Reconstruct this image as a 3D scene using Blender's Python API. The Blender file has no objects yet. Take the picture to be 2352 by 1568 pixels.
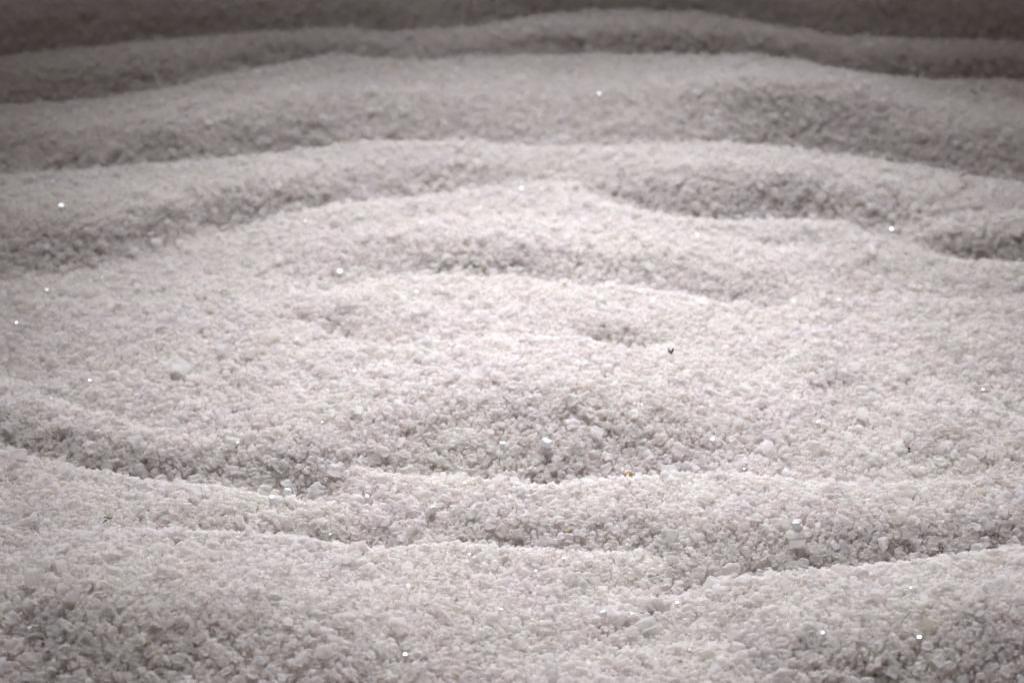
import bpy, bmesh, math, random
import numpy as np
from mathutils import Vector, Matrix, Quaternion

R = random.Random(11)
NR = np.random.RandomState(5)
scene = bpy.context.scene
col = scene.collection

# ------------------------------------------------------------------ camera
CAM_H = 0.49                       # metres above the mean level of the salt
DEP = math.radians(28.0)           # looking down by
LENS = 75.0
FP = LENS / 36.0 * 2352.0          # focal length in the units the ridges were measured in
CX, CY = 1176.0, 784.0
SD, CD = math.sin(DEP), math.cos(DEP)
cam = bpy.data.cameras.new("camera")
cam.lens = LENS; cam.sensor_width = 36.0
cam.clip_start = 0.01; cam.clip_end = 50
cam.dof.use_dof = True
cam.dof.focus_distance = 0.895
cam.dof.aperture_fstop = 9.5
cam.dof.aperture_blades = 7
cam_o = bpy.data.objects.new("camera", cam); col.objects.link(cam_o)
cam_o.location = (0, 0, CAM_H)
cam_o.rotation_euler = (math.radians(90) - DEP, 0, 0)
scene.camera = cam_o

# ------------------------------------------------------------------ world: a dim room
w = bpy.data.worlds.new("World"); scene.world = w; w.use_nodes = True
bg = w.node_tree.nodes["Background"]
bg.inputs[0].default_value = (1.0, 0.86, 0.79, 1); bg.inputs[1].default_value = 0.10

# ------------------------------------------------------------------ the lamp that makes the pool of light
def spot(name, loc, aim, watt, size_deg, blend, rad, colr):
    l = bpy.data.lights.new(name, 'SPOT')
    l.energy = watt; l.spot_size = math.radians(size_deg); l.spot_blend = blend
    l.shadow_soft_size = rad; l.color = colr
    o = bpy.data.objects.new(name, l); col.objects.link(o)
    o.location = loc
    o.rotation_euler = (Vector(aim) - Vector(loc)).to_track_quat('-Z', 'Y').to_euler()
    return o
LAMP = Vector((0.02, 2.10, 1.36))
spot("spot_lamp", LAMP, (0.03, 0.885, 0.0), 342.0, 24.5, 1.0, 0.19, (0.855, 0.914, 1.0))
spot("added_spill_fill", (-0.25, 2.75, 1.45), (0.0, 0.80, 0.0), 24.0, 60.0, 1.0, 0.30, (0.82, 0.90, 1.0))  # added fill: stands for the spot's spill and lifts the dark far ridges

scene.view_settings.view_transform = 'Standard'
scene.view_settings.look = 'None'
scene.view_settings.exposure = 0.0
scene.view_settings.gamma = 1.0
scene.cycles.use_denoising = True
scene.cycles.denoiser = 'OPENIMAGEDENOISE'
scene.cycles.denoising_input_passes = 'RGB_ALBEDO_NORMAL'
scene.cycles.max_bounces = 14
scene.cycles.diffuse_bounces = 12
scene.cycles.transmission_bounces = 7
scene.cycles.glossy_bounces = 2
scene.cycles.use_adaptive_sampling = True
scene.cycles.adaptive_threshold = 0.06
scene.cycles.adaptive_min_samples = 40
scene.cycles.transparent_max_bounces = 12
scene.cycles.caustics_reflective = False
scene.cycles.caustics_refractive = False
scene.cycles.sample_clamp_indirect = 3.0

# ------------------------------------------------------------------ materials
SEE = 0.55
def salt_material(name, warm=False, bed=False):
    m = bpy.data.materials.new(name); m.use_nodes = True
    nt = m.node_tree; N = nt.nodes; L = nt.links; N.clear()
    out = N.new('ShaderNodeOutputMaterial')
    info = N.new('ShaderNodeObjectInfo')
    ramp = N.new('ShaderNodeValToRGB'); ramp.color_ramp.interpolation = 'LINEAR'
    stops = [(0.00, (0.84, 0.80, 0.775)), (0.18, (0.90, 0.885, 0.88)), (0.34, (0.86, 0.865, 0.885)),
             (0.50, (0.91, 0.87, 0.88)), (0.62, (0.885, 0.87, 0.875)), (0.78, (0.89, 0.86, 0.84)),
             (0.90, (0.93, 0.92, 0.92)), (0.985, (0.84, 0.83, 0.84)), (0.997, (0.84, 0.79, 0.73)), (1.0, (0.80, 0.71, 0.60))]
    stops = [(p, tuple((1-(1-x)*0.40)*k for x, k in zip(c, (0.999, 0.9915, 0.976)))) for p, c in stops]
    el = ramp.color_ramp.elements
    while len(el) < len(stops): el.new(0.5)
    for e, (p, c) in zip(el, stops): e.position = p; e.color = (*c, 1)
    geo = N.new('ShaderNodeNewGeometry')
    if bed:
        cn = N.new('ShaderNodeTexNoise'); cn.inputs['Scale'].default_value = 320
        L.new(geo.outputs['Position'], cn.inputs['Vector']); L.new(cn.outputs['Fac'], ramp.inputs[0])
    else:
        L.new(info.outputs['Random'], ramp.inputs[0])
    # broad faint patches of pink and of grey-green, as impure salt has
    big = N.new('ShaderNodeTexNoise'); big.inputs['Scale'].default_value = 24; big.inputs['Detail'].default_value = 3
    L.new(geo.outputs['Position'], big.inputs['Vector'])
    br = N.new('ShaderNodeValToRGB'); e = br.color_ramp.elements
    e[0].position = 0.32; e[0].color = (1.0, 0.994, 0.990, 1)
    e[1].position = 0.68; e[1].color = (1.0, 0.988, 0.995, 1)
    L.new(big.outputs['Fac'], br.inputs[0])
    mx = N.new('ShaderNodeMix'); mx.data_type = 'RGBA'; mx.blend_type = 'MULTIPLY'; mx.inputs[0].default_value = 1.0
    L.new(ramp.outputs[0], mx.inputs[6]); L.new(br.outputs[0], mx.inputs[7])
    colr = mx.outputs[2]
    if bed:                                   # shade put into the bed colour so gaps between crystals don't glare
        dk = N.new('ShaderNodeMix'); dk.data_type = 'RGBA'; dk.blend_type = 'MULTIPLY'; dk.inputs[0].default_value = 1.0
        dk.inputs[7].default_value = (0.70, 0.69, 0.68, 1); L.new(colr, dk.inputs[6]); colr = dk.outputs[2]
    # cloudy inside of every grain
    tc = N.new('ShaderNodeTexCoord')
    cl = N.new('ShaderNodeTexNoise'); cl.inputs['Scale'].default_value = 3.2; cl.inputs['Detail'].default_value = 4
    L.new(tc.outputs['Object'], cl.inputs['Vector'])
    bump = N.new('ShaderNodeBump'); bump.inputs['Strength'].default_value = 0.2; bump.inputs['Distance'].default_value = 0.0006
    L.new(cl.outputs['Fac'], bump.inputs['Height'])
    p = N.new('ShaderNodeBsdfPrincipled')
    L.new(colr, p.inputs['Base Color'])
    p.inputs['IOR'].default_value = 1.544
    if bed: p.inputs['Specular IOR Level'].default_value = 0.0
    L.new(bump.outputs[0], p.inputs['Normal'])
    # some grains are a little glossier, the rest are frosted
    rr = N.new('ShaderNodeMath'); rr.operation = 'MULTIPLY'; rr.inputs[1].default_value = 17.31
    fr = N.new('ShaderNodeMath'); fr.operation = 'FRACT'
    L.new(info.outputs['Random'], rr.inputs[0]); L.new(rr.outputs[0], fr.inputs[0])
    mr = N.new('ShaderNodeMapRange'); mr.inputs['From Min'].default_value = 0.0; mr.inputs['From Max'].default_value = 0.03
    mr.inputs['To Min'].default_value = 0.2; mr.inputs['To Max'].default_value = 0.6
    L.new(fr.outputs[0], mr.inputs['Value']); L.new(mr.outputs[0], p.inputs['Roughness'])
    t = N.new('ShaderNodeBsdfTranslucent'); L.new(colr, t.inputs['Color'])
    mix = N.new('ShaderNodeMixShader'); mix.inputs[0].default_value = 0.0 if bed else 0.76
    L.new(p.outputs[0], mix.inputs[1]); L.new(t.outputs[0], mix.inputs[2])
    if bed:
        L.new(mix.outputs[0], out.inputs['Surface'])
    else:                                     # part of the light goes straight through a grain
        tr = N.new('ShaderNodeBsdfTransparent'); L.new(colr, tr.inputs['Color'])
        clear = N.new('ShaderNodeMixShader'); clear.inputs[0].default_value = SEE
        L.new(mix.outputs[0], clear.inputs[1]); L.new(tr.outputs[0], clear.inputs[2])
        L.new(clear.outputs[0], out.inputs['Surface'])
    return m

def plain_material(name, c1, c2, rough, trans=0.0, scale=400):
    m = bpy.data.materials.new(name); m.use_nodes = True
    nt = m.node_tree; N = nt.nodes; L = nt.links; N.clear()
    out = N.new('ShaderNodeOutputMaterial')
    tc = N.new('ShaderNodeNewGeometry')
    no = N.new('ShaderNodeTexNoise'); no.inputs['Scale'].default_value = scale; no.inputs['Detail'].default_value = 4
    L.new(tc.outputs['Position'], no.inputs['Vector'])
    ra = N.new('ShaderNodeValToRGB'); e = ra.color_ramp.elements
    e[0].position = 0.35; e[0].color = (*c1, 1); e[1].position = 0.65; e[1].color = (*c2, 1)
    L.new(no.outputs['Fac'], ra.inputs[0])
    p = N.new('ShaderNodeBsdfPrincipled'); L.new(ra.outputs[0], p.inputs['Base Color'])
    p.inputs['Roughness'].default_value = rough
    t = N.new('ShaderNodeBsdfTranslucent'); L.new(ra.outputs[0], t.inputs['Color'])
    mix = N.new('ShaderNodeMixShader'); mix.inputs[0].default_value = trans
    L.new(p.outputs[0], mix.inputs[1]); L.new(t.outputs[0], mix.inputs[2]); L.new(mix.outputs[0], out.inputs['Surface'])
    return m

def glassy_material(name):
    m = bpy.data.materials.new(name); m.use_nodes = True
    nt = m.node_tree; N = nt.nodes; L = nt.links
    p = N["Principled BSDF"]; p.inputs['Base Color'].default_value = (0.93, 0.93, 0.935, 1)
    p.inputs['Roughness'].default_value = 0.16; p.inputs['IOR'].default_value = 1.544
    tc = N.new('ShaderNodeTexCoord'); no = N.new('ShaderNodeTexNoise'); no.inputs['Scale'].default_value = 2.5
    L.new(tc.outputs['Object'], no.inputs['Vector'])
    b = N.new('ShaderNodeBump'); b.inputs['Strength'].default_value = 0.06; b.inputs['Distance'].default_value = 0.0004
    L.new(no.outputs['Fac'], b.inputs['Height']); L.new(b.outputs[0], p.inputs['Normal'])
    t = N.new('ShaderNodeBsdfTranslucent'); t.inputs['Color'].default_value = (0.93, 0.93, 0.93, 1)
    mix = N.new('ShaderNodeMixShader'); mix.inputs[0].default_value = 0.35
    L.new(p.outputs[0], mix.inputs[1]); L.new(t.outputs[0], mix.inputs[2])
    L.new(mix.outputs[0], N["Material Output"].inputs['Surface'])
    return m

M_SALT = salt_material("salt grain")
M_BED = salt_material("packed salt", bed=True)
M_GLASSY = glassy_material("clear salt crystal")
M_BARK = plain_material("dark plant scrap", (0.020, 0.011, 0.008), (0.06, 0.032, 0.02), 0.6)
M_BROWN = plain_material("brown plant scrap", (0.09, 0.055, 0.035), (0.17, 0.11, 0.07), 0.65)
M_AMBER = plain_material("amber husk", (0.62, 0.36, 0.10), (0.80, 0.62, 0.36), 0.35, 0.35, 900)
M_CREAM = plain_material("pale husk", (0.62, 0.50, 0.34), (0.74, 0.66, 0.54), 0.5, 0.3, 900)
M_RUST = plain_material("rust brown grain", (0.60, 0.48, 0.36), (0.78, 0.70, 0.58), 0.5, 0.5, 500)

# ------------------------------------------------------------------ the shape of the raked salt
# every ridge, far to near, as points along its crest line:
# (x, y, strength of the crest 0..1, steepness of the face in front of it 0..1, where down the gap that face begins)
RIDGES = [
 [(-400,-75,.8,.6,.4),(2750,-85,.8,.6,.4)],
 [(-400,185,.7,.5,.3),(0,130,.7,.6,.3),(350,90,.8,.7,.3),(760,65,.8,.6,.3),(900,75,.8,.5,.3),(1100,60,.8,.6,.3),(1250,30,1,.8,.35),(1400,22,1,.85,.35),(1600,30,1,.85,.35),(1750,50,1,.85,.3),(1950,85,1,.9,.25),(2352,95,1,.9,.3),(2750,110,1,.9,.3)],
 [(-400,275,0.42,.6,.3),(0,245,0.48,.7,.3),(200,228,0.48,.8,.35),(400,200,0.6,.9,.4),(550,160,1,.95,.45),(700,133,1,.9,.45),(780,125,1,.7,.45),(900,140,0.9,.6,.45),(1150,130,0.6,.55,.45),(1400,125,0.8,.4,.4),(1600,125,1,.6,.35),(1700,125,1,.85,.3),(1850,136,1,.95,.25),(1950,160,1,.95,.2),(2100,180,1,.9,.35),(2352,186,1,.95,.45),(2750,190,1,.9,.4)],
 [(-400,430,0.42,.6,.3),(0,405,0.48,.7,.3),(300,385,0.54,.9,.35),(500,365,0.54,1,.35),(700,342,0.9,.9,.35),(850,325,0.8,.5,.35),(950,325,0.7,.6,.3),(1050,325,0.6,.75,.25),(1150,330,0.6,.6,.3),(1250,337,0.5,.25,.4),(1400,337,0.5,.6,.35),(1500,335,0.5,.95,.3),(1650,325,0.7,1,.3),(1850,342,1,1,.25),(2000,362,1,.9,.3),(2150,388,1,.5,.4),(2300,412,1,.4,.5),(2750,465,1,.4,.5)],
 [(1980,545,.02,.3,.1),(2052,532,.2,.5,.1),(2110,515,.3,.8,.1),(2200,500,.3,1,.1),(2352,480,.3,1,.15),(2750,460,.3,1,.2)],
 [(-400,700,0.3,.1,.4),(0,648,0.35,.12,.4),(120,635,0.35,.15,.4),(246,622,0.4,.15,.4),(370,580,0.4,.12,.4),(492,536,0.45,.12,.4),(643,504,0.45,.25,.35),(781,467,0.7,.35,.4),(939,457,0.7,.2,.4),(1027,444,0.7,.15,.4),(1196,434,0.4,.1,.4),(1290,412,0.4,.1,.4),(1361,451,0.6,.1,.4),(1484,490,0.9,.15,.4),(1607,505,1,.3,.4),(1666,508,1,.45,.4),(1877,504,1,.45,.4),(1947,528,0.8,.2,.3),(2052,550,0.4,.15,.3),(2110,570,0.6,.15,.3),(2179,591,0.8,.3,.35),(2316,603,0.8,.35,.4),(2750,640,0.8,.3,.4)],
 [(780,520,.02,.4,.3),(1027,498,.2,.6,.3),(1239,500,.15,.65,.3),(1450,512,.15,.55,.35),(1560,525,.2,.5,.35),(1666,545,.4,.6,.35),(1754,573,.5,.6,.3),(1859,574,.5,.25,.3),(1980,565,.05,.1,.3)],
 [(620,690,.03,.3,.2),(781,667,.4,.45,.2),(904,636,.5,.2,.5),(1098,632,.5,.05,.3),(1220,640,.35,.05,.5),(1308,662,.3,.35,.5),(1379,658,.4,.6,.5),(1484,660,.6,.55,.5),(1530,672,.7,.2,.5),(1613,683,.8,.05,.3),(1666,706,.7,.05,.4),(1736,698,.5,.05,.4),(1840,705,.05,.05,.4)],
 [(1900,652,.02,.1,.4),(2000,664,.2,.1,.4),(2120,688,.4,.1,.4),(2240,690,.4,.12,.4),(2352,676,.2,.15,.4),(2500,670,.05,.2,.4)],
 [(640,735,.02,.3,.6),(690,748,.25,.4,.5),(834,803,.4,.5,.42),(960,792,.15,.62,.34),(1100,782,.08,.7,.28),(1250,775,.1,.75,.28),(1329,771,.4,.75,.3),(1396,796,.6,.72,.28),(1477,812,.6,.66,.27),(1520,788,.3,.58,.3),(1620,780,.03,.45,.35)],
 [(-400,835,0.42,.6,.3),(0,866,0.49,.7,.35),(70,900,0.49,.8,.3),(175,940,0.42,.9,.25),(316,978,0.35,.9,.2),(430,1010,0.05,.8,.2)],
 [(2090,850,.02,.2,.4),(2175,872,.4,.4,.4),(2264,935,.6,.35,.4),(2334,957,.7,.3,.4),(2750,1010,.7,.3,.4)],
 [(760,1072,.02,.3,.4),(800,1078,.2,.4,.4),(876,1086,.5,.5,.4),(964,1101,.8,.6,.4),(1051,1101,.9,.7,.38),(1174,1112,.9,.75,.35),(1227,1119,.9,.75,.35),(1315,1112,1,.7,.35),(1403,1101,1,.7,.38),(1480,1096,1,.7,.38),(1562,1087,.9,.7,.38),(1666,1093,.7,.75,.38),(1824,1104,.6,.85,.35),(1894,1119,.6,.88,.35),(2050,1112,.3,.88,.36),(2200,1100,.2,.86,.4),(2352,1090,.1,.86,.43),(2750,1080,.05,.86,.45)],
 [(-400,1000,.8,.6,.5),(0,1035,.8,.7,.48),(60,1048,.8,.6,.45),(141,1060,.8,.3,.5),(175,1080,.8,.35,.5),(299,1092,.9,.4,.5),(352,1108,.9,.6,.45),(510,1117,.9,.75,.4),(556,1132,.9,.85,.4),(650,1145,.8,.85,.35),(756,1158,.5,.8,.3),(870,1172,.03,.6,.2)],
 [(60,1230,.03,.7,.2),(158,1226,.3,.9,.2),(350,1220,.4,.95,.24),(520,1226,.7,.9,.28),(598,1229,.8,.85,.3),(668,1236,.9,.8,.35),(756,1252,.9,.7,.4),(858,1260,.9,.55,.45),(930,1264,1,.4,.45),(1016,1248,1,.25,.45),(1087,1260,1,.2,.4),(1227,1264,1,.15,.4),(1333,1271,.8,.3,.4),(1438,1268,.5,.5,.35),(1540,1275,.03,.6,.2)],
 [(1230,1385,.03,.15,.4),(1385,1358,.4,.15,.4),(1474,1358,.5,.2,.4),(1540,1372,.5,.2,.4),(1620,1352,.6,.4,.35),(1746,1326,.8,.6,.3),(1900,1308,.9,.85,.28),(2042,1295,1,.95,.27),(2210,1277,1,1,.27),(2352,1255,1,1,.3),(2750,1200,1,1,.35)],
 [(1180,1512,.03,.1,.4),(1297,1506,.2,.2,.4),(1403,1498,.3,.2,.4),(1562,1474,.25,.2,.4),(1720,1445,.02,.2,.4)],
 [(-400,1700,.8,.5,.4),(400,1690,.8,.5,.4),(900,1640,.4,.3,.4),(1200,1650,.5,.3,.4),(1700,1690,.6,.5,.4),(2750,1660,.8,.5,.4)],
 [(-400,2000,.8,.5,.4),(2750,1990,.8,.5,.4)],
]
# extra steeper or flatter patches: centre, half sizes, amount
PATCHES = [(1200,1010,330,70,.15),(520,1062,150,42,.8),(760,1075,160,50,.5),(1650,1010,170,60,.3),(775,725,110,26,.35),(1410,760,100,24,.45),(850,590,150,45,.25),(1150,590,170,30,.25),(2250,560,120,40,.3),
           (2000,610,160,30,.12),(2120,1010,70,40,.3),(1960,880,90,30,.15),(2250,830,80,35,.15),(100,540,160,40,.25),
           (560,770,120,60,.12),(1840,1170,120,25,.2),(1300,1390,260,40,-.1),(1700,1000,220,60,.12)]

def ground_Y(px, py, z):
    ry = CD + (CY - py) / FP * SD
    rz = -SD + (CY - py) / FP * CD
    return (CAM_H - z) / (-rz) * ry

US = np.arange(-400, 2751, 12.0)
Y0, Y1, DY = 0.40, 2.60, 0.001
YS = np.arange(Y0, Y1, DY)
def gsm(a, sig, ax):
    n = int(3*sig) + 1; kx = np.arange(-n, n+1); g = np.exp(-0.5*(kx/sig)**2); g /= g.sum()
    p = [(0, 0), (0, 0)]; p[ax] = (n, n); b = np.pad(a, p, mode='edge')
    return np.apply_along_axis(lambda r: np.convolve(r, g, 'valid'), ax, b)
PS = np.arange(-76, 2001, 2.0)
def crests(u):
    cr = []
    for rd in RIDGES:
        a = np.array(rd, float)
        if a[0, 0] <= u <= a[-1, 0]: cr.append([float(np.interp(u, a[:, 0], a[:, j])) for j in range(1, 5)])
    return sorted(cr)
FACE = np.zeros((len(US), len(PS)))
for k, u in enumerate(US):
    cr = crests(u)
    for (y0, w0, a0, f0), (y1, w1, a1, f1) in zip(cr, cr[1:]):
        s = (PS >= y0) & (PS < y1); t = (PS[s] - y0)/(y1 - y0)
        t = np.clip((t - f0 + .12)/.34, 0, 1)
        FACE[k, s] = a0*t*t*(3 - 2*t)
UU, PP = np.meshgrid(US, PS, indexing='ij')
FACE = gsm(FACE, 1.5, 0)
for cx, cy, rx, ry, am in PATCHES: FACE += am*np.exp(-((UU-cx)/rx)**2 - ((PP-cy)/ry)**2)
FACE *= np.where(PP < 240, 1.5, 1.0)*np.where(PP < 560, 1.22, np.where(PP < 700, 1.22 - .22*(PP - 560)/140, 1.0))*np.where(PP > 1280, 1.04, 1.0)      # the far ridges are raked deeper
STEEP, FLAT, BACK = 0.51, -0.05, 0.80
TAB = np.zeros((len(US), len(YS)))
for k, u in enumerate(US):
    cr = crests(u); z = -0.004; py = 1990.0
    y = float(ground_Y(u, py, z)); X = [0.2, y]; Z = [z, z]; todo = [c for c in cr if c[0] < py - 3]
    while py > -74:
        py -= 2.0
        s = FLAT + STEEP*float(np.interp(py, PS, FACE[k])) - 0.05*max(-1.0, min(2.5, z/0.008))
        ry = CD + (CY - py)/FP*SD; rz = -SD + (CY - py)/FP*CD; g = -rz/ry      # the ray falls g per metre
        s = max(s, -g*0.8)
        yn = (CAM_H - z + s*y)/(s + g); yn = max(yn, y + 1e-5); z = z + s*(yn - y); y = yn
        X.append(y); Z.append(z)
        while todo and todo[-1][0] >= py:
            _, wgt, _, _ = todo.pop()
            c = wgt*min(0.024, max(0.004, z + 0.010))
            sf = FLAT + STEEP*float(np.interp(py - 6, PS, FACE[k])) + 0.05
            if wgt > .04:
                yv = y + c/BACK; zv = z - c
                X.append(yv); Z.append(zv)
                # up the next face until it meets the same line of sight
                yn = (CAM_H - zv + sf*yv)/(sf + g)
                if yn > yv: z = zv + sf*(yn - yv); y = yn; X.append(y); Z.append(z)
                else: y, z = yv, zv
    X.append(Y1 + 0.5); Z.append(0.0)
    TAB[k] = np.interp(YS, np.array(X), np.array(Z))
TAB = gsm(TAB, 2.4, 0)
farther = np.clip((YS - 0.95)/0.15, 0, 1)[None, :]
TAB = gsm(TAB, 2.2, 1)*(1 - farther) + gsm(TAB, 5.0, 1)*farther

GRID = {k: np.random.RandomState(k).rand(256, 256) * 2 - 1 for k in (1, 2, 3)}
def vnoise(x, y, seed):
    G = GRID[seed]
    xi = np.floor(x).astype(int); yi = np.floor(y).astype(int)
    fx = x - xi; fy = y - yi; fx = fx*fx*(3-2*fx); fy = fy*fy*(3-2*fy)
    g = lambda a, b: G[a & 255, b & 255]
    return (g(xi, yi)*(1-fx) + g(xi+1, yi)*fx)*(1-fy) + (g(xi, yi+1)*(1-fx) + g(xi+1, yi+1)*fx)*fy
def H(x, y):
    x = np.asarray(x, float); y = np.asarray(y, float)
    u = CX + FP * x / (y * CD + CAM_H * SD)
    ui = np.clip((u - US[0]) / 12.0, 0, len(US) - 1.001); yi = np.clip((y - Y0) / DY, 0, len(YS) - 1.001)
    a = ui.astype(int); b = yi.astype(int); fa = ui - a; fb = yi - b
    z = (TAB[a, b]*(1-fa) + TAB[a+1, b]*fa)*(1-fb) + (TAB[a, b+1]*(1-fa) + TAB[a+1, b+1]*fa)*fb
    z = z + 0.0008*vnoise(x/0.030+7, y/0.030, 1) + 0.0006*vnoise(x/0.014, y/0.014+3, 2) + 0.0003*vnoise(x/0.007, y/0.007+9, 3)
    return z
def hit(px, py):
    """the point of the salt surface seen at (px, py) of the measured picture"""
    d = Vector(((px - CX)/FP, CD + (CY - py)/FP*SD, -SD + (CY - py)/FP*CD)).normalized()
    t = np.arange(0.6, 2.6, 0.0006)
    x = d.x*t; y = d.y*t; z = CAM_H + d.z*t
    near = np.abs(z) < 0.03
    t, x, y, z = t[near], x[near], y[near], z[near]
    below = np.nonzero(z < H(x, y) + 0.0010)[0]
    i = below[0] if len(below) else len(t) - 1
    return Vector((float(x[i]), float(y[i]), float(z[i])))
def normal(x, y, e=0.004):
    gx = float(H(x+e, y) - H(x-e, y))/(2*e); gy = float(H(x, y+e) - H(x, y-e))/(2*e)
    return Vector((-gx, -gy, 1)).normalized()

def finish(o, label=None, cat=None, group=None, kind=None):
    if label: o['label'] = label
    if cat: o['category'] = cat
    if group: o['group'] = group
    if kind: o['kind'] = kind
    return o

# ------------------------------------------------------------------ the bed the crystals lie on
def bed_mesh():
    xs = np.concatenate([np.linspace(-1.6, -0.72, 12)[:-1], np.arange(-0.72, 0.7201, 0.005), np.linspace(0.72, 1.6, 12)[1:]])
    ys = np.concatenate([np.linspace(0.1, 0.5, 8)[:-1], np.arange(0.50, 1.75, 0.003), np.linspace(1.75, 3.2, 40)])
    XX, YY = np.meshgrid(xs, ys)
    ZZ = H(XX, YY) - 0.0026
    v = np.stack([XX.ravel(), YY.ravel(), ZZ.ravel()], 1)
    nx, ny = len(xs), len(ys)
    i = (np.arange(ny-1)[:, None]*nx + np.arange(nx-1)[None, :]).ravel()
    f = np.stack([i, i+1, i+nx+1, i+nx], 1)
    me = bpy.data.meshes.new("salt_bed")
    me.vertices.add(len(v)); me.vertices.foreach_set("co", v.ravel())
    me.loops.add(f.size); me.loops.foreach_set("vertex_index", f.ravel())
    me.polygons.add(len(f)); me.polygons.foreach_set("loop_start", np.arange(len(f))*4)
    me.polygons.foreach_set("loop_total", np.full(len(f), 4))
    me.update(); me.validate(); me.materials.append(M_BED)
    for p in me.polygons: p.use_smooth = True
    return me
bed = bpy.data.objects.new("salt_bed", bed_mesh()); col.objects.link(bed)
finish(bed, "bed of coarse white and pinkish salt raked into low wavy ridges", kind="structure")

# ------------------------------------------------------------------ crystal shapes
def crystal_mesh(name, seed, boxy, pts, stretch, bevel=0.07, mat=None):
    r = random.Random(seed)
    bm = bmesh.new()
    P = []
    if boxy:
        for sx in (-1, 1):
            for sy in (-1, 1):
                for sz in (-1, 1):
                    P.append(Vector((sx*0.40, sy*0.40, sz*0.40)) + Vector([r.uniform(-.06, .06) for _ in range(3)]))
        for _ in range(3):
            a = P.pop(r.randrange(len(P)))
            for ax in range(3):
                b = a.copy(); b[ax] *= r.uniform(0.35, 0.75); P.append(b)
    else:
        for i in range(pts):
            zz = 1 - 2*(i + .5)/pts; ph = i*2.39996 + r.uniform(-.5, .5); rr_ = math.sqrt(max(0, 1 - zz*zz))
            v = Vector((rr_*math.cos(ph), rr_*math.sin(ph), zz))
            m_ = max(abs(v.x), abs(v.y), abs(v.z))
            v = v.lerp(v/m_, r.uniform(0.0, 0.5)) * r.uniform(0.36, 0.58)
            P.append(v)
    for p in P: p.x *= stretch[0]; p.y *= stretch[1]; p.z *= stretch[2]
    q = Quaternion((r.gauss(0, 1), r.gauss(0, 1), r.gauss(0, 1), r.gauss(0, 1))).normalized() if not boxy else Quaternion()
    vs = [bm.verts.new(q @ p) for p in P]
    res = bmesh.ops.convex_hull(bm, input=vs)
    junk = [g for g in res['geom_interior'] if isinstance(g, bmesh.types.BMVert)]
    if junk: bmesh.ops.delete(bm, geom=junk, context='VERTS')
    bmesh.ops.dissolve_limit(bm, angle_limit=math.radians(9), verts=bm.verts, edges=bm.edges)
    if bevel: bmesh.ops.bevel(bm, geom=list(bm.edges), offset=bevel, segments=1, profile=0.6, affect='EDGES', clamp_overlap=True)
    bmesh.ops.triangulate(bm, faces=bm.faces)
    bmesh.ops.recalc_face_normals(bm, faces=bm.faces)
    me = bpy.data.meshes.new(name); bm.to_mesh(me); bm.free()
    me.materials.append(mat or M_SALT)
    return me
PROTO = []
for i in range(22):
    boxy = i % 7 == 0
    st = (R.uniform(.85, 1.5), R.uniform(.8, 1.15), R.uniform(.6, 1.0))
    PROTO.append(crystal_mesh("salt_crystal", 100+i, boxy, R.randint(8, 14), st, 0.045))
PROTO_CLEAR = [crystal_mesh("clear_crystal", 300+i, True, 0, (R.uniform(.85, 1.15), R.uniform(.85, 1.1), R.uniform(.7, 1.0)), 0.05, M_GLASSY) for i in range(5)]
scraps = []          # (x, y, z, radius): nothing may lie above these
taken = []           # (x, y, radius) already filled by a crystal built one by one

def rand_quat(r): return Quaternion((r.gauss(0, 1), r.gauss(0, 1), r.gauss(0, 1), r.gauss(0, 1))).normalized()
def put_crystal(px, py, size_px, mesh, quat, sink=0.15, parent=None, name="salt_crystal", scale=(1, 1, 1)):
    p = hit(px, py)
    depth = p.y*CD + (CAM_H - p.z)*SD
    s = size_px/FP*depth
    n = normal(p.x, p.y)
    o = bpy.data.objects.new(name, mesh); col.objects.link(o)
    o.rotation_mode = 'QUATERNION'; o.rotation_quaternion = quat
    o.scale = (s*scale[0], s*scale[1], s*scale[2])
    o.location = p + n*(s*(0.5 - sink) - 0.0008)
    if parent: o.parent = parent
    taken.append((o.location.x, o.location.y, s*0.42))
    return o

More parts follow.
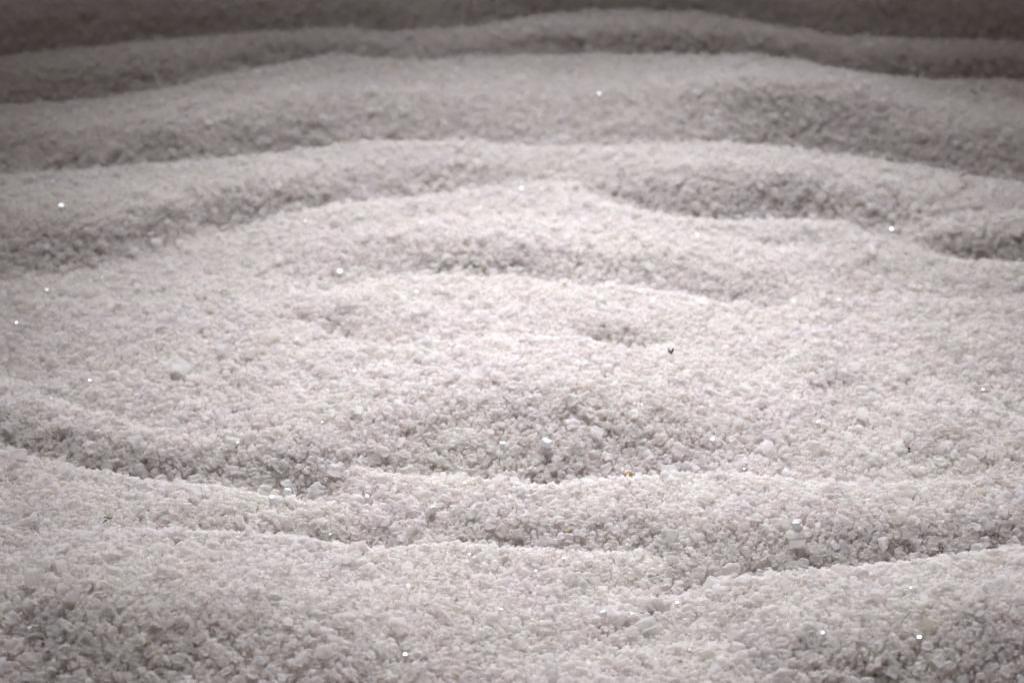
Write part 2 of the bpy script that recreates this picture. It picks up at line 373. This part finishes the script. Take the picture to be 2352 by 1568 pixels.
# crystals one can single out in the picture: (x, y, size, glint?, label)
NOTABLE = [
 (140,476,19,1,"bright white sparkling crystal far left above the dark slope of the second left ridge"),
 (107,667,13,1,"white glinting crystal near the left edge just below the long dark slope"),
 (38,742,13,1,"small white glinting crystal almost at the left edge of the pale hollow"),
 (206,873,10,1,"tiny very bright glint on the pale left slope above the left crest"),
 (118,915,12,1,"small glinting crystal on the crest line at the far left"),
 (780,627,17,1,"twin-faced bright crystal left of the central bright mound"),
 (1198,434,11,1,"bright glinting crystal on the crest behind the central mound"),
 (1376,217,13,1,"lone bright glint on the blurred far pale ridge"),
 (1000,812,12,1,"bright glinting crystal in the middle of the brightest patch"),
 (545,1018,15,1,"glinting crystal in the warm hollow left of centre"),
 (661,1132,20,2,"square white crystal standing on the crest, right one of two bright neighbours"),
 (624,1144,19,1,"slanted white crystal on the crest, left one of two bright neighbours"),
 (1254,1021,25,2,"pale blocky crystal in the middle of the central shaded slope"),
 (1155,1023,19,2,"small pale lilac crystal left of the blocky one on the central shaded slope"),
 (1637,1011,18,1,"crystal with a bright white streak on the right end of the central slope"),
 (1880,970,15,1,"crystal with a short bright glint on the smooth pale right slope"),
 (2048,527,11,1,"small bright crystal in the notch of the blurred right ridge"),
 (843,1140,17,1,"glinting crystal on the bright band left of centre"),
 (1077,1272,12,1,"sharp white glint just under the lower crest near centre"),
 (1294,1282,12,1,"white glint just under the lower crest, right of centre"),
 (1231,1312,14,1,"flat white glint below the lower crest on the bright front band"),
 (1385,1410,18,2,"square glassy crystal on the pale slope near the bottom, right of centre"),
 (1452,1408,12,1,"small white glint right of the square glassy crystal near the bottom"),
 (930,1503,18,1,"white glinting crystal at the bottom left of centre"),
 (1584,1490,11,1,"small round white glint on the bottom bright slope"),
 (68,1443,17,1,"bright white crystal on the dark slope in the bottom left corner"),
 (2112,1464,16,1,"bright glint on the top corner of the large crystal at the bottom right"),
 (2130,1484,42,0,"large cloudy rounded crystal on the dark slope at the bottom right"),
 (2158,1517,52,0,"broad pale crystal below the large cloudy one at the bottom right"),
 (2027,1250,44,0,"large pointed pale crystal on the shaded slope right of centre"),
 (2029,1198,28,0,"pale square-cut crystal above the large pointed one"),
 (1771,1236,44,0,"broad blocky crystal at the left end of the coarse right slope"),
 (1828,1208,23,2,"small clean cube-like crystal right of the broad blocky one"),
 (1590,1266,36,0,"tall rounded pale crystal standing in the lower slope right of centre"),
 (2244,1261,46,0,"wedge-shaped pale crystal on the right crest"),
 (2191,1268,30,0,"oval pale crystal left of the wedge-shaped one on the right crest"),
 (2330,1252,60,0,"largest pale crystal, peaked, at the right edge on the crest"),
 (1916,1251,24,0,"round white crystal in the middle of the coarse right slope"),
 (2215,1234,24,0,"sharp-cornered crystal just above the wedge-shaped one"),
 (1442,1085,26,0,"rounded crystal resting behind the amber husk"),
 (1395,1075,40,0,"tall peaked crystal rising above the crest left of the amber husk"),
 (1105,1105,36,0,"bulky pale crystal sticking up from the central crest"),
 (995,1170,18,2,"small translucent crystal under the central crest"),
 (2212,1372,22,0,"cloudy crystal below the right crest near two glints"),
 (2083,1347,12,1,"first of two glints side by side under the right crest"),
 (2092,1350,13,1,"second elongated glint under the right crest"),
 (1432,578,24,0,"pale round crystal lying in the warm hollow of the central mound"),
 (950,1205,22,0,"pale angular crystal on the shaded band under the bright central band"),
 (520,1540,38,0,"large pale lilac crystal on the dark slope at the bottom left of centre"),
 (630,1187,34,0,"flat-topped crystal at the left crest, in front of the bright pair"),
]
def glint_quat(p, r):
    """turn the crystal so that one of its faces mirrors the lamp to the lens"""
    hv = ((LAMP - p).normalized() + (Vector((0, 0, CAM_H)) - p).normalized()).normalized()
    q = Vector((0, 0, 1)).rotation_difference(hv)
    return q @ Quaternion((0, 0, 1), r.uniform(0, 6.28))
for k, (px, py, sz, gl, lab) in enumerate(NOTABLE):
    if gl:
        me = PROTO_CLEAR[k % len(PROTO_CLEAR)]
        q = glint_quat(hit(px, py), R) if gl == 1 else (Quaternion((0, 0, 1), R.uniform(0, 6.28)) @ Quaternion((1, 0, 0), R.uniform(-.3, .3)))
        o = put_crystal(px, py, sz*(0.62 if gl == 1 else 0.95), me, q, 0.05, name="clear_crystal")
        finish(o, lab, "salt crystal", "clear crystals that catch the light")
    else:
        me = PROTO[(k % 3)*7 + 1 + k % 5]
        o = put_crystal(px, py, sz*0.72, me, rand_quat(R), 0.3, name="coarse_crystal")
        finish(o, lab, "salt crystal", "coarse crystals that stand out of the finer salt")

# the largest other crystals, each one piece of the bed
SHOWN = 285
protos_in_scene = []
k = 0
while k < SHOWN:
    px = R.uniform(10, 2342); py = R.choice([R.uniform(880, 1560), R.uniform(1040, 1360), R.uniform(450, 900)])
    p = hit(px, py)
    if any((p.x-a)**2 + (p.y-b)**2 < (c+0.004)**2 for a, b, c in taken): continue
    sz = min(26, 19*math.exp(abs(R.gauss(0, .2))))
    sz *= min(1.0, 0.80/p.y)
    o = put_crystal(px, py, sz, PROTO[k % len(PROTO)], rand_quat(R), 0.38, parent=bed)
    if len(protos_in_scene) < len(PROTO): protos_in_scene.append(o)
    k += 1

# small clean crystals of the bed that happen to face the lamp
for k in range(34):
    px = R.uniform(20, 2330); py = R.choice([R.uniform(150, 700), R.uniform(600, 1100), R.uniform(1050, 1550), R.uniform(1050, 1550)])
    p = hit(px, py)
    if any((p.x-a)**2 + (p.y-b)**2 < (c+0.003)**2 for a, b, c in taken): continue
    put_crystal(px, py, R.uniform(3.5, 8.5), PROTO_CLEAR[k % len(PROTO_CLEAR)], glint_quat(p, R) @ Quaternion((R.uniform(-1, 1), R.uniform(-1, 1), 0), R.uniform(0, .10)), -0.05, parent=bed)

# ------------------------------------------------------------------ scraps of plant and husk
def sliver_mesh(name, pts, rad, mat, taper=(0.35, 1, 0.3), flat=0.6):
    """a tapering, slightly flattened strand through pts (local metres)"""
    bm = bmesh.new(); rings = []; n = len(pts)
    for i, p in enumerate(pts):
        p = Vector(p); t = (Vector(pts[min(i+1, n-1)]) - Vector(pts[max(i-1, 0)])).normalized()
        side = t.cross(Vector((0, 0, 1)) if abs(t.z) < 0.8 else Vector((0, 1, 0))).normalized(); up = side.cross(t)
        f = i/(n-1); k_ = taper[0] + (taper[1]-taper[0])*min(1, f*2) if f < .5 else taper[1] + (taper[2]-taper[1])*(f-.5)*2
        rings.append([bm.verts.new(p + side*math.cos(a)*rad*k_ + up*math.sin(a)*rad*k_*flat) for a in [j*math.pi/3 for j in range(6)]])
    for a, b in zip(rings, rings[1:]):
        for j in range(6): bm.faces.new((a[j], a[(j+1) % 6], b[(j+1) % 6], b[j]))
    bm.faces.new(rings[0]); bm.faces.new(rings[-1])
    bmesh.ops.recalc_face_normals(bm, faces=bm.faces)
    me = bpy.data.meshes.new(name); bm.to_mesh(me); bm.free(); me.materials.append(mat)
    for p in me.polygons: p.use_smooth = True
    return me
def strand(name, pix, rad_px, mat, lift=0.0022, upright=False, **kw):
    lift += 0.0016; rad_px *= 1.6
    """a strand lying on the salt along picture points pix"""
    if upright:                              # stands in the salt instead of lying on it
        b0 = hit(*pix[-1]); pp = []
        for qx, qy in pix:
            k = b0.y/(CD + (CY-qy)/FP*SD); pp.append(Vector(((qx-CX)/FP*k, b0.y, CAM_H + k*(-SD + (CY-qy)/FP*CD))))
        scraps.append((b0.x, b0.y - 0.0010, b0.z + 0.0002, 0.0026)); lift = 0.0010
    else: pp = [hit(*q) for q in pix]
    o0 = pp[0]
    depth = o0.y*CD + (CAM_H-o0.z)*SD
    for q in ([] if upright else pp): scraps.append((q.x, q.y - 0.0008, q.z + lift, 0.0030))
    P = []
    for i in range(len(pp)-1):
        for s in (0, .5): P.append(pp[i].lerp(pp[i+1], s))
    P.append(pp[-1])
    loc = [Vector((q.x-o0.x, q.y-o0.y, q.z-o0.z+lift)) for q in P]
    o = bpy.data.objects.new(name, sliver_mesh(name, loc, rad_px/FP*depth, mat, **kw)); col.objects.link(o); o.location = o0
    return o
def root(name, px, py, label, cat, group=None):
    e = bpy.data.objects.new(name, None); col.objects.link(e); e.location = hit(px, py); e.empty_display_size = 0.003
    return finish(e, label, cat, group)
def adopt(parent, *obs):
    for o in obs:
        o.parent = parent; o.location = o.location - parent.location

# two upright dark slivers on the bright mound
a = strand("plant_sliver", [(1534.5,803),(1536,809),(1538.5,813),(1540,816)], 1.7, M_BARK, upright=True)
finish(a, "left and thinner one of two short dark upright slivers on the bright right mound", "plant scrap", "dark plant scraps lying on the salt")
a = strand("plant_sliver", [(1546,803),(1545,809),(1542,813),(1542.5,818)], 2.1, M_BARK, upright=True)
finish(a, "right and thicker one of two short dark upright slivers on the bright right mound", "plant scrap", "dark plant scraps lying on the salt")
# pair of dark specks on a pale husk, right
r0 = root("seed_husk", 2089, 1040, "tiny pale seed husk with two black specks on the right slope", "seed husk")
h1 = strand("husk", [(2089,1034),(2090.5,1038),(2090,1042),(2094,1045)], 2.2, M_CREAM, lift=0.0018)
h2 = strand("speck", [(2088.6,1031),(2087.6,1034),(2088.4,1037)], 2.1, M_BARK, upright=True)
h3 = strand("speck", [(2088.2,1039),(2087.2,1041.5),(2087.8,1044)], 2.2, M_BARK, upright=True)
adopt(r0, h1, h2, h3)
# curved twig, left
r0 = root("twig", 248, 1212, "thin dark brown curved forked twig on the pale slope at the lower left", "twig")
t1 = strand("stem", [(240,1207.5),(245,1206.5),(250,1208),(254,1209.5),(258,1208),(260,1206)], 1.9, M_BARK, lift=0.0026)
t2 = strand("branch", [(249,1210.5),(246,1212),(242,1215),(237,1220)], 1.6, M_BARK, lift=0.0024)
adopt(r0, t1, t2)
# far blurred twigs, right
finish(strand("twig", [(2224,227),(2229,224),(2235,227),(2242,232),(2246,235)], 2.2, M_BROWN, lift=0.003), "short bent brown twig on the blurred far ridge at the upper right", "twig")
finish(strand("twig", [(2204,425),(2208,420),(2216,415),(2226,412)], 2.2, M_BROWN, lift=0.003), "short curved brown twig on the ridge by the right edge, upper right", "twig")
finish(strand("twig", [(1815,327),(1819,331),(1823,333)], 2.0, M_BROWN, lift=0.003), "faint small brown scrap on the far crest right of centre", "twig")
finish(strand("plant_sliver", [(1845,800),(1848,797),(1852,797)], 1.2, M_BROWN), "tiny reddish brown curl on the smooth pale right slope", "plant scrap")
finish(strand("plant_sliver", [(1186,1172),(1186.5,1180),(1187,1190),(1186,1198)], 1.1, M_CREAM, lift=0.003), "pale thin straw fibre upright on the shaded lower band near the centre", "straw")

# amber husk: a folded curved flake, open below
def husk_mesh(name, s, mat):
    bm = bmesh.new(); rows = []
    for i in range(9):
        a = math.radians(-20 + 220*i/8); row = []
        for j in range(4):
            f = j/3; rr_ = s*(0.5 - 0.10*f)*(1 + 0.10*math.sin(i*1.9 + j))
            row.append(bm.verts.new((rr_*math.cos(a), (f-.5)*s*0.7 + 0.06*s*math.sin(i*2.1), rr_*math.sin(a)*1.15)))
        rows.append(row)
    for a, b in zip(rows, rows[1:]):
        for j in range(3): bm.faces.new((a[j], a[j+1], b[j+1], b[j]))
    bmesh.ops.solidify(bm, geom=list(bm.faces), thickness=s*0.10)
    bmesh.ops.recalc_face_normals(bm, faces=bm.faces)
    me = bpy.data.meshes.new(name); bm.to_mesh(me); bm.free(); me.materials.append(mat)
    for p in me.polygons: p.use_smooth = True
    return me
r0 = root("amber_husk", 1442, 1099, "amber yellow folded seed husk sitting on the central crest", "seed husk")
p = r0.location; scraps.append((p.x, p.y - 0.002, p.z + 0.0008, 0.0035)); dpt = p.y*CD + (CAM_H-p.z)*SD; s_ = 18/FP*dpt
sh = bpy.data.objects.new("shell", husk_mesh("shell", s_, M_AMBER)); col.objects.link(sh); sh.parent = r0
sh.location = (0, -0.0006, 0.0020); sh.rotation_euler = (math.radians(-18), math.radians(14), math.radians(25))
ed = bpy.data.objects.new("edge", sliver_mesh("edge", [(-.10*s_, -.42*s_, .34*s_), (.02*s_, -.45*s_, .52*s_), (.20*s_, -.45*s_, .38*s_), (.34*s_, -.42*s_, .16*s_), (.44*s_, -.4*s_, -.06*s_)], s_*0.055, M_RUST)); col.objects.link(ed); ed.parent = r0
ed.location = (0, -0.0006, 0.0022)

# rusty grains
for px, py, sz, lab in [
 (1306,1218,18,"small rust brown stained grain on the shaded lower band near the centre"),
 (1985,1518,13,"dark brown grain on the dark slope at the bottom right"),
 (2010,1548,12,"dark brown grain at the very bottom right below the other brown one"),
 (98,1475,11,"small dark brown grain in the bottom left corner near the bright crystal"),
 (340,1478,22,"tan grain on the dark slope at the bottom left"),
 (117,1130,16,"tan grain in the shaded hollow behind the left crest"),
 (386,1198,15,"tan grain lodged behind the left crest"),
 (1296,653,13,"tiny tan grain in the warm hollow of the central mound"),
 (1288,956,14,"tan yellowish grain at the top of the central shaded slope"),
 (1563,1516,12,"small orange brown grain on the bottom slope right of centre"),
]:
    me_ = bpy.data.meshes.get("stained_grain") or crystal_mesh("stained_grain", 77, False, 13, (1.2, .8, .8), 0.06, M_RUST)
    o = put_crystal(px, py, sz*0.9, me_, rand_quat(R), 0.3, name="stained_grain")
    if 'dark brown' in lab: o.data = bpy.data.meshes.get('brown_grain') or crystal_mesh('brown_grain', 78, False, 11, (1.1, .8, .8), 0.05, M_BROWN)
    finish(o, lab, "stained grain", "brown stained grains among the white salt")

# ------------------------------------------------------------------ all the finer crystals: one mass nobody could count
def points_for(pitch, zoff, jit, seed, smin, smed, sig):
    rs = np.random.RandomState(seed)
    ys = np.arange(0.56, 1.66, pitch*0.866); out = []
    for j, y in enumerate(ys):
        hw = 0.28*y + 0.15
        x = np.arange(-hw, hw, pitch) + (pitch/2 if j % 2 else 0)
        out.append(np.stack([x, np.full_like(x, y)], 1))
    P = np.concatenate(out); P += rs.uniform(-jit, jit, P.shape)*pitch
    n = len(P)
    S = np.clip(smed*np.exp(rs.randn(n)*sig), smin, smed*2.3)
    keep = np.ones(n, bool)
    for a, b, c in taken:
        keep &= (P[:, 0]-a)**2 + (P[:, 1]-b)**2 > c*c
    P, S = P[keep], S[keep]
    Z = H(P[:, 0], P[:, 1]) + zoff + rs.uniform(-.30, .16, len(P))*S
    return np.column_stack([P, Z]), S
A, SA = points_for(0.0025, -0.0006, 0.44, 21, 0.0018, 0.0032, 0.28)
B, SB = points_for(0.0034, -0.0030, 0.45, 22, 0.0022, 0.0038, 0.20)
def steep(P, S):
    e = 0.003; gx = (H(P[:, 0]+e, P[:, 1]) - H(P[:, 0]-e, P[:, 1]))/(2*e); gy = (H(P[:, 0], P[:, 1]+e) - H(P[:, 0], P[:, 1]-e))/(2*e)
    k = np.hypot(gx, gy) > 0.42
    return P[k], S[k]
D_, SD_ = steep(*points_for(0.0029, -0.0004, 0.45, 24, 0.0019, 0.0033, 0.27))
E_, SE = points_for(0.0023, -0.0003, 0.48, 25, 0.0012, 0.0020, 0.20)      # small chips between them
C_, SC = points_for(0.0110, 0.0003, 0.48, 23, 0.0026, 0.0046, 0.25)
PT = np.concatenate([A, B, C_, D_, E_]); SS = np.concatenate([SA, SB, SC, SD_, SE])
for x, y, z, r in scraps:                    # grains under a scrap lie below it
    k = (PT[:, 0]-x)**2 + (PT[:, 1]-y)**2 < r*r
    PT[k, 2] = np.minimum(PT[k, 2], z - 0.0003 - 0.55*SS[k])
n = len(PT)
me = bpy.data.meshes.new("fine_salt_crystals")
me.vertices.add(n); me.vertices.foreach_set("co", PT.ravel().astype(np.float32))
def attr(nm, typ, key, data):
    a = me.attributes.new(nm, typ, 'POINT'); a.data.foreach_set(key, data)
attr("size", 'FLOAT', "value", SS.astype(np.float32))
attr("pick", 'INT', "value", NR.randint(0, len(PROTO), n).astype(np.int32))
attr("turn", 'FLOAT_VECTOR', "vector", NR.uniform(0, 6.2831, (n, 3)).astype(np.float32).ravel())
grains = bpy.data.objects.new("fine_salt_crystals", me); col.objects.link(grains)
me.materials.append(M_SALT)
grains.parent = bed
finish(grains, kind="stuff")
g = bpy.data.node_groups.new("crystals", 'GeometryNodeTree')
g.interface.new_socket("Geometry", in_out='INPUT', socket_type='NodeSocketGeometry')
g.interface.new_socket("Geometry", in_out='OUTPUT', socket_type='NodeSocketGeometry')
gi = g.nodes.new('NodeGroupInput'); go = g.nodes.new('NodeGroupOutput')
j2 = g.nodes.new('GeometryNodeGeometryToInstance')
for o in reversed(protos_in_scene):
    oi = g.nodes.new('GeometryNodeObjectInfo'); oi.inputs['Object'].default_value = o; oi.transform_space = 'ORIGINAL'
    oi.inputs['As Instance'].default_value = False
    g.links.new(oi.outputs['Geometry'], j2.inputs[0])
iop = g.nodes.new('GeometryNodeInstanceOnPoints')
g.links.new(gi.outputs[0], iop.inputs['Points']); g.links.new(j2.outputs[0], iop.inputs['Instance'])
iop.inputs['Pick Instance'].default_value = True
def na(nm, typ):
    a = g.nodes.new('GeometryNodeInputNamedAttribute'); a.data_type = typ; a.inputs['Name'].default_value = nm
    return a.outputs['Attribute']
g.links.new(na("pick", 'INT'), iop.inputs['Instance Index'])
g.links.new(na("size", 'FLOAT'), iop.inputs['Scale'])
e2r = g.nodes.new('FunctionNodeEulerToRotation')
g.links.new(na("turn", 'FLOAT_VECTOR'), e2r.inputs[0]); g.links.new(e2r.outputs[0], iop.inputs['Rotation'])
g.links.new(iop.outputs[0], go.inputs[0])
md = grains.modifiers.new("crystals", 'NODES'); md.node_group = g
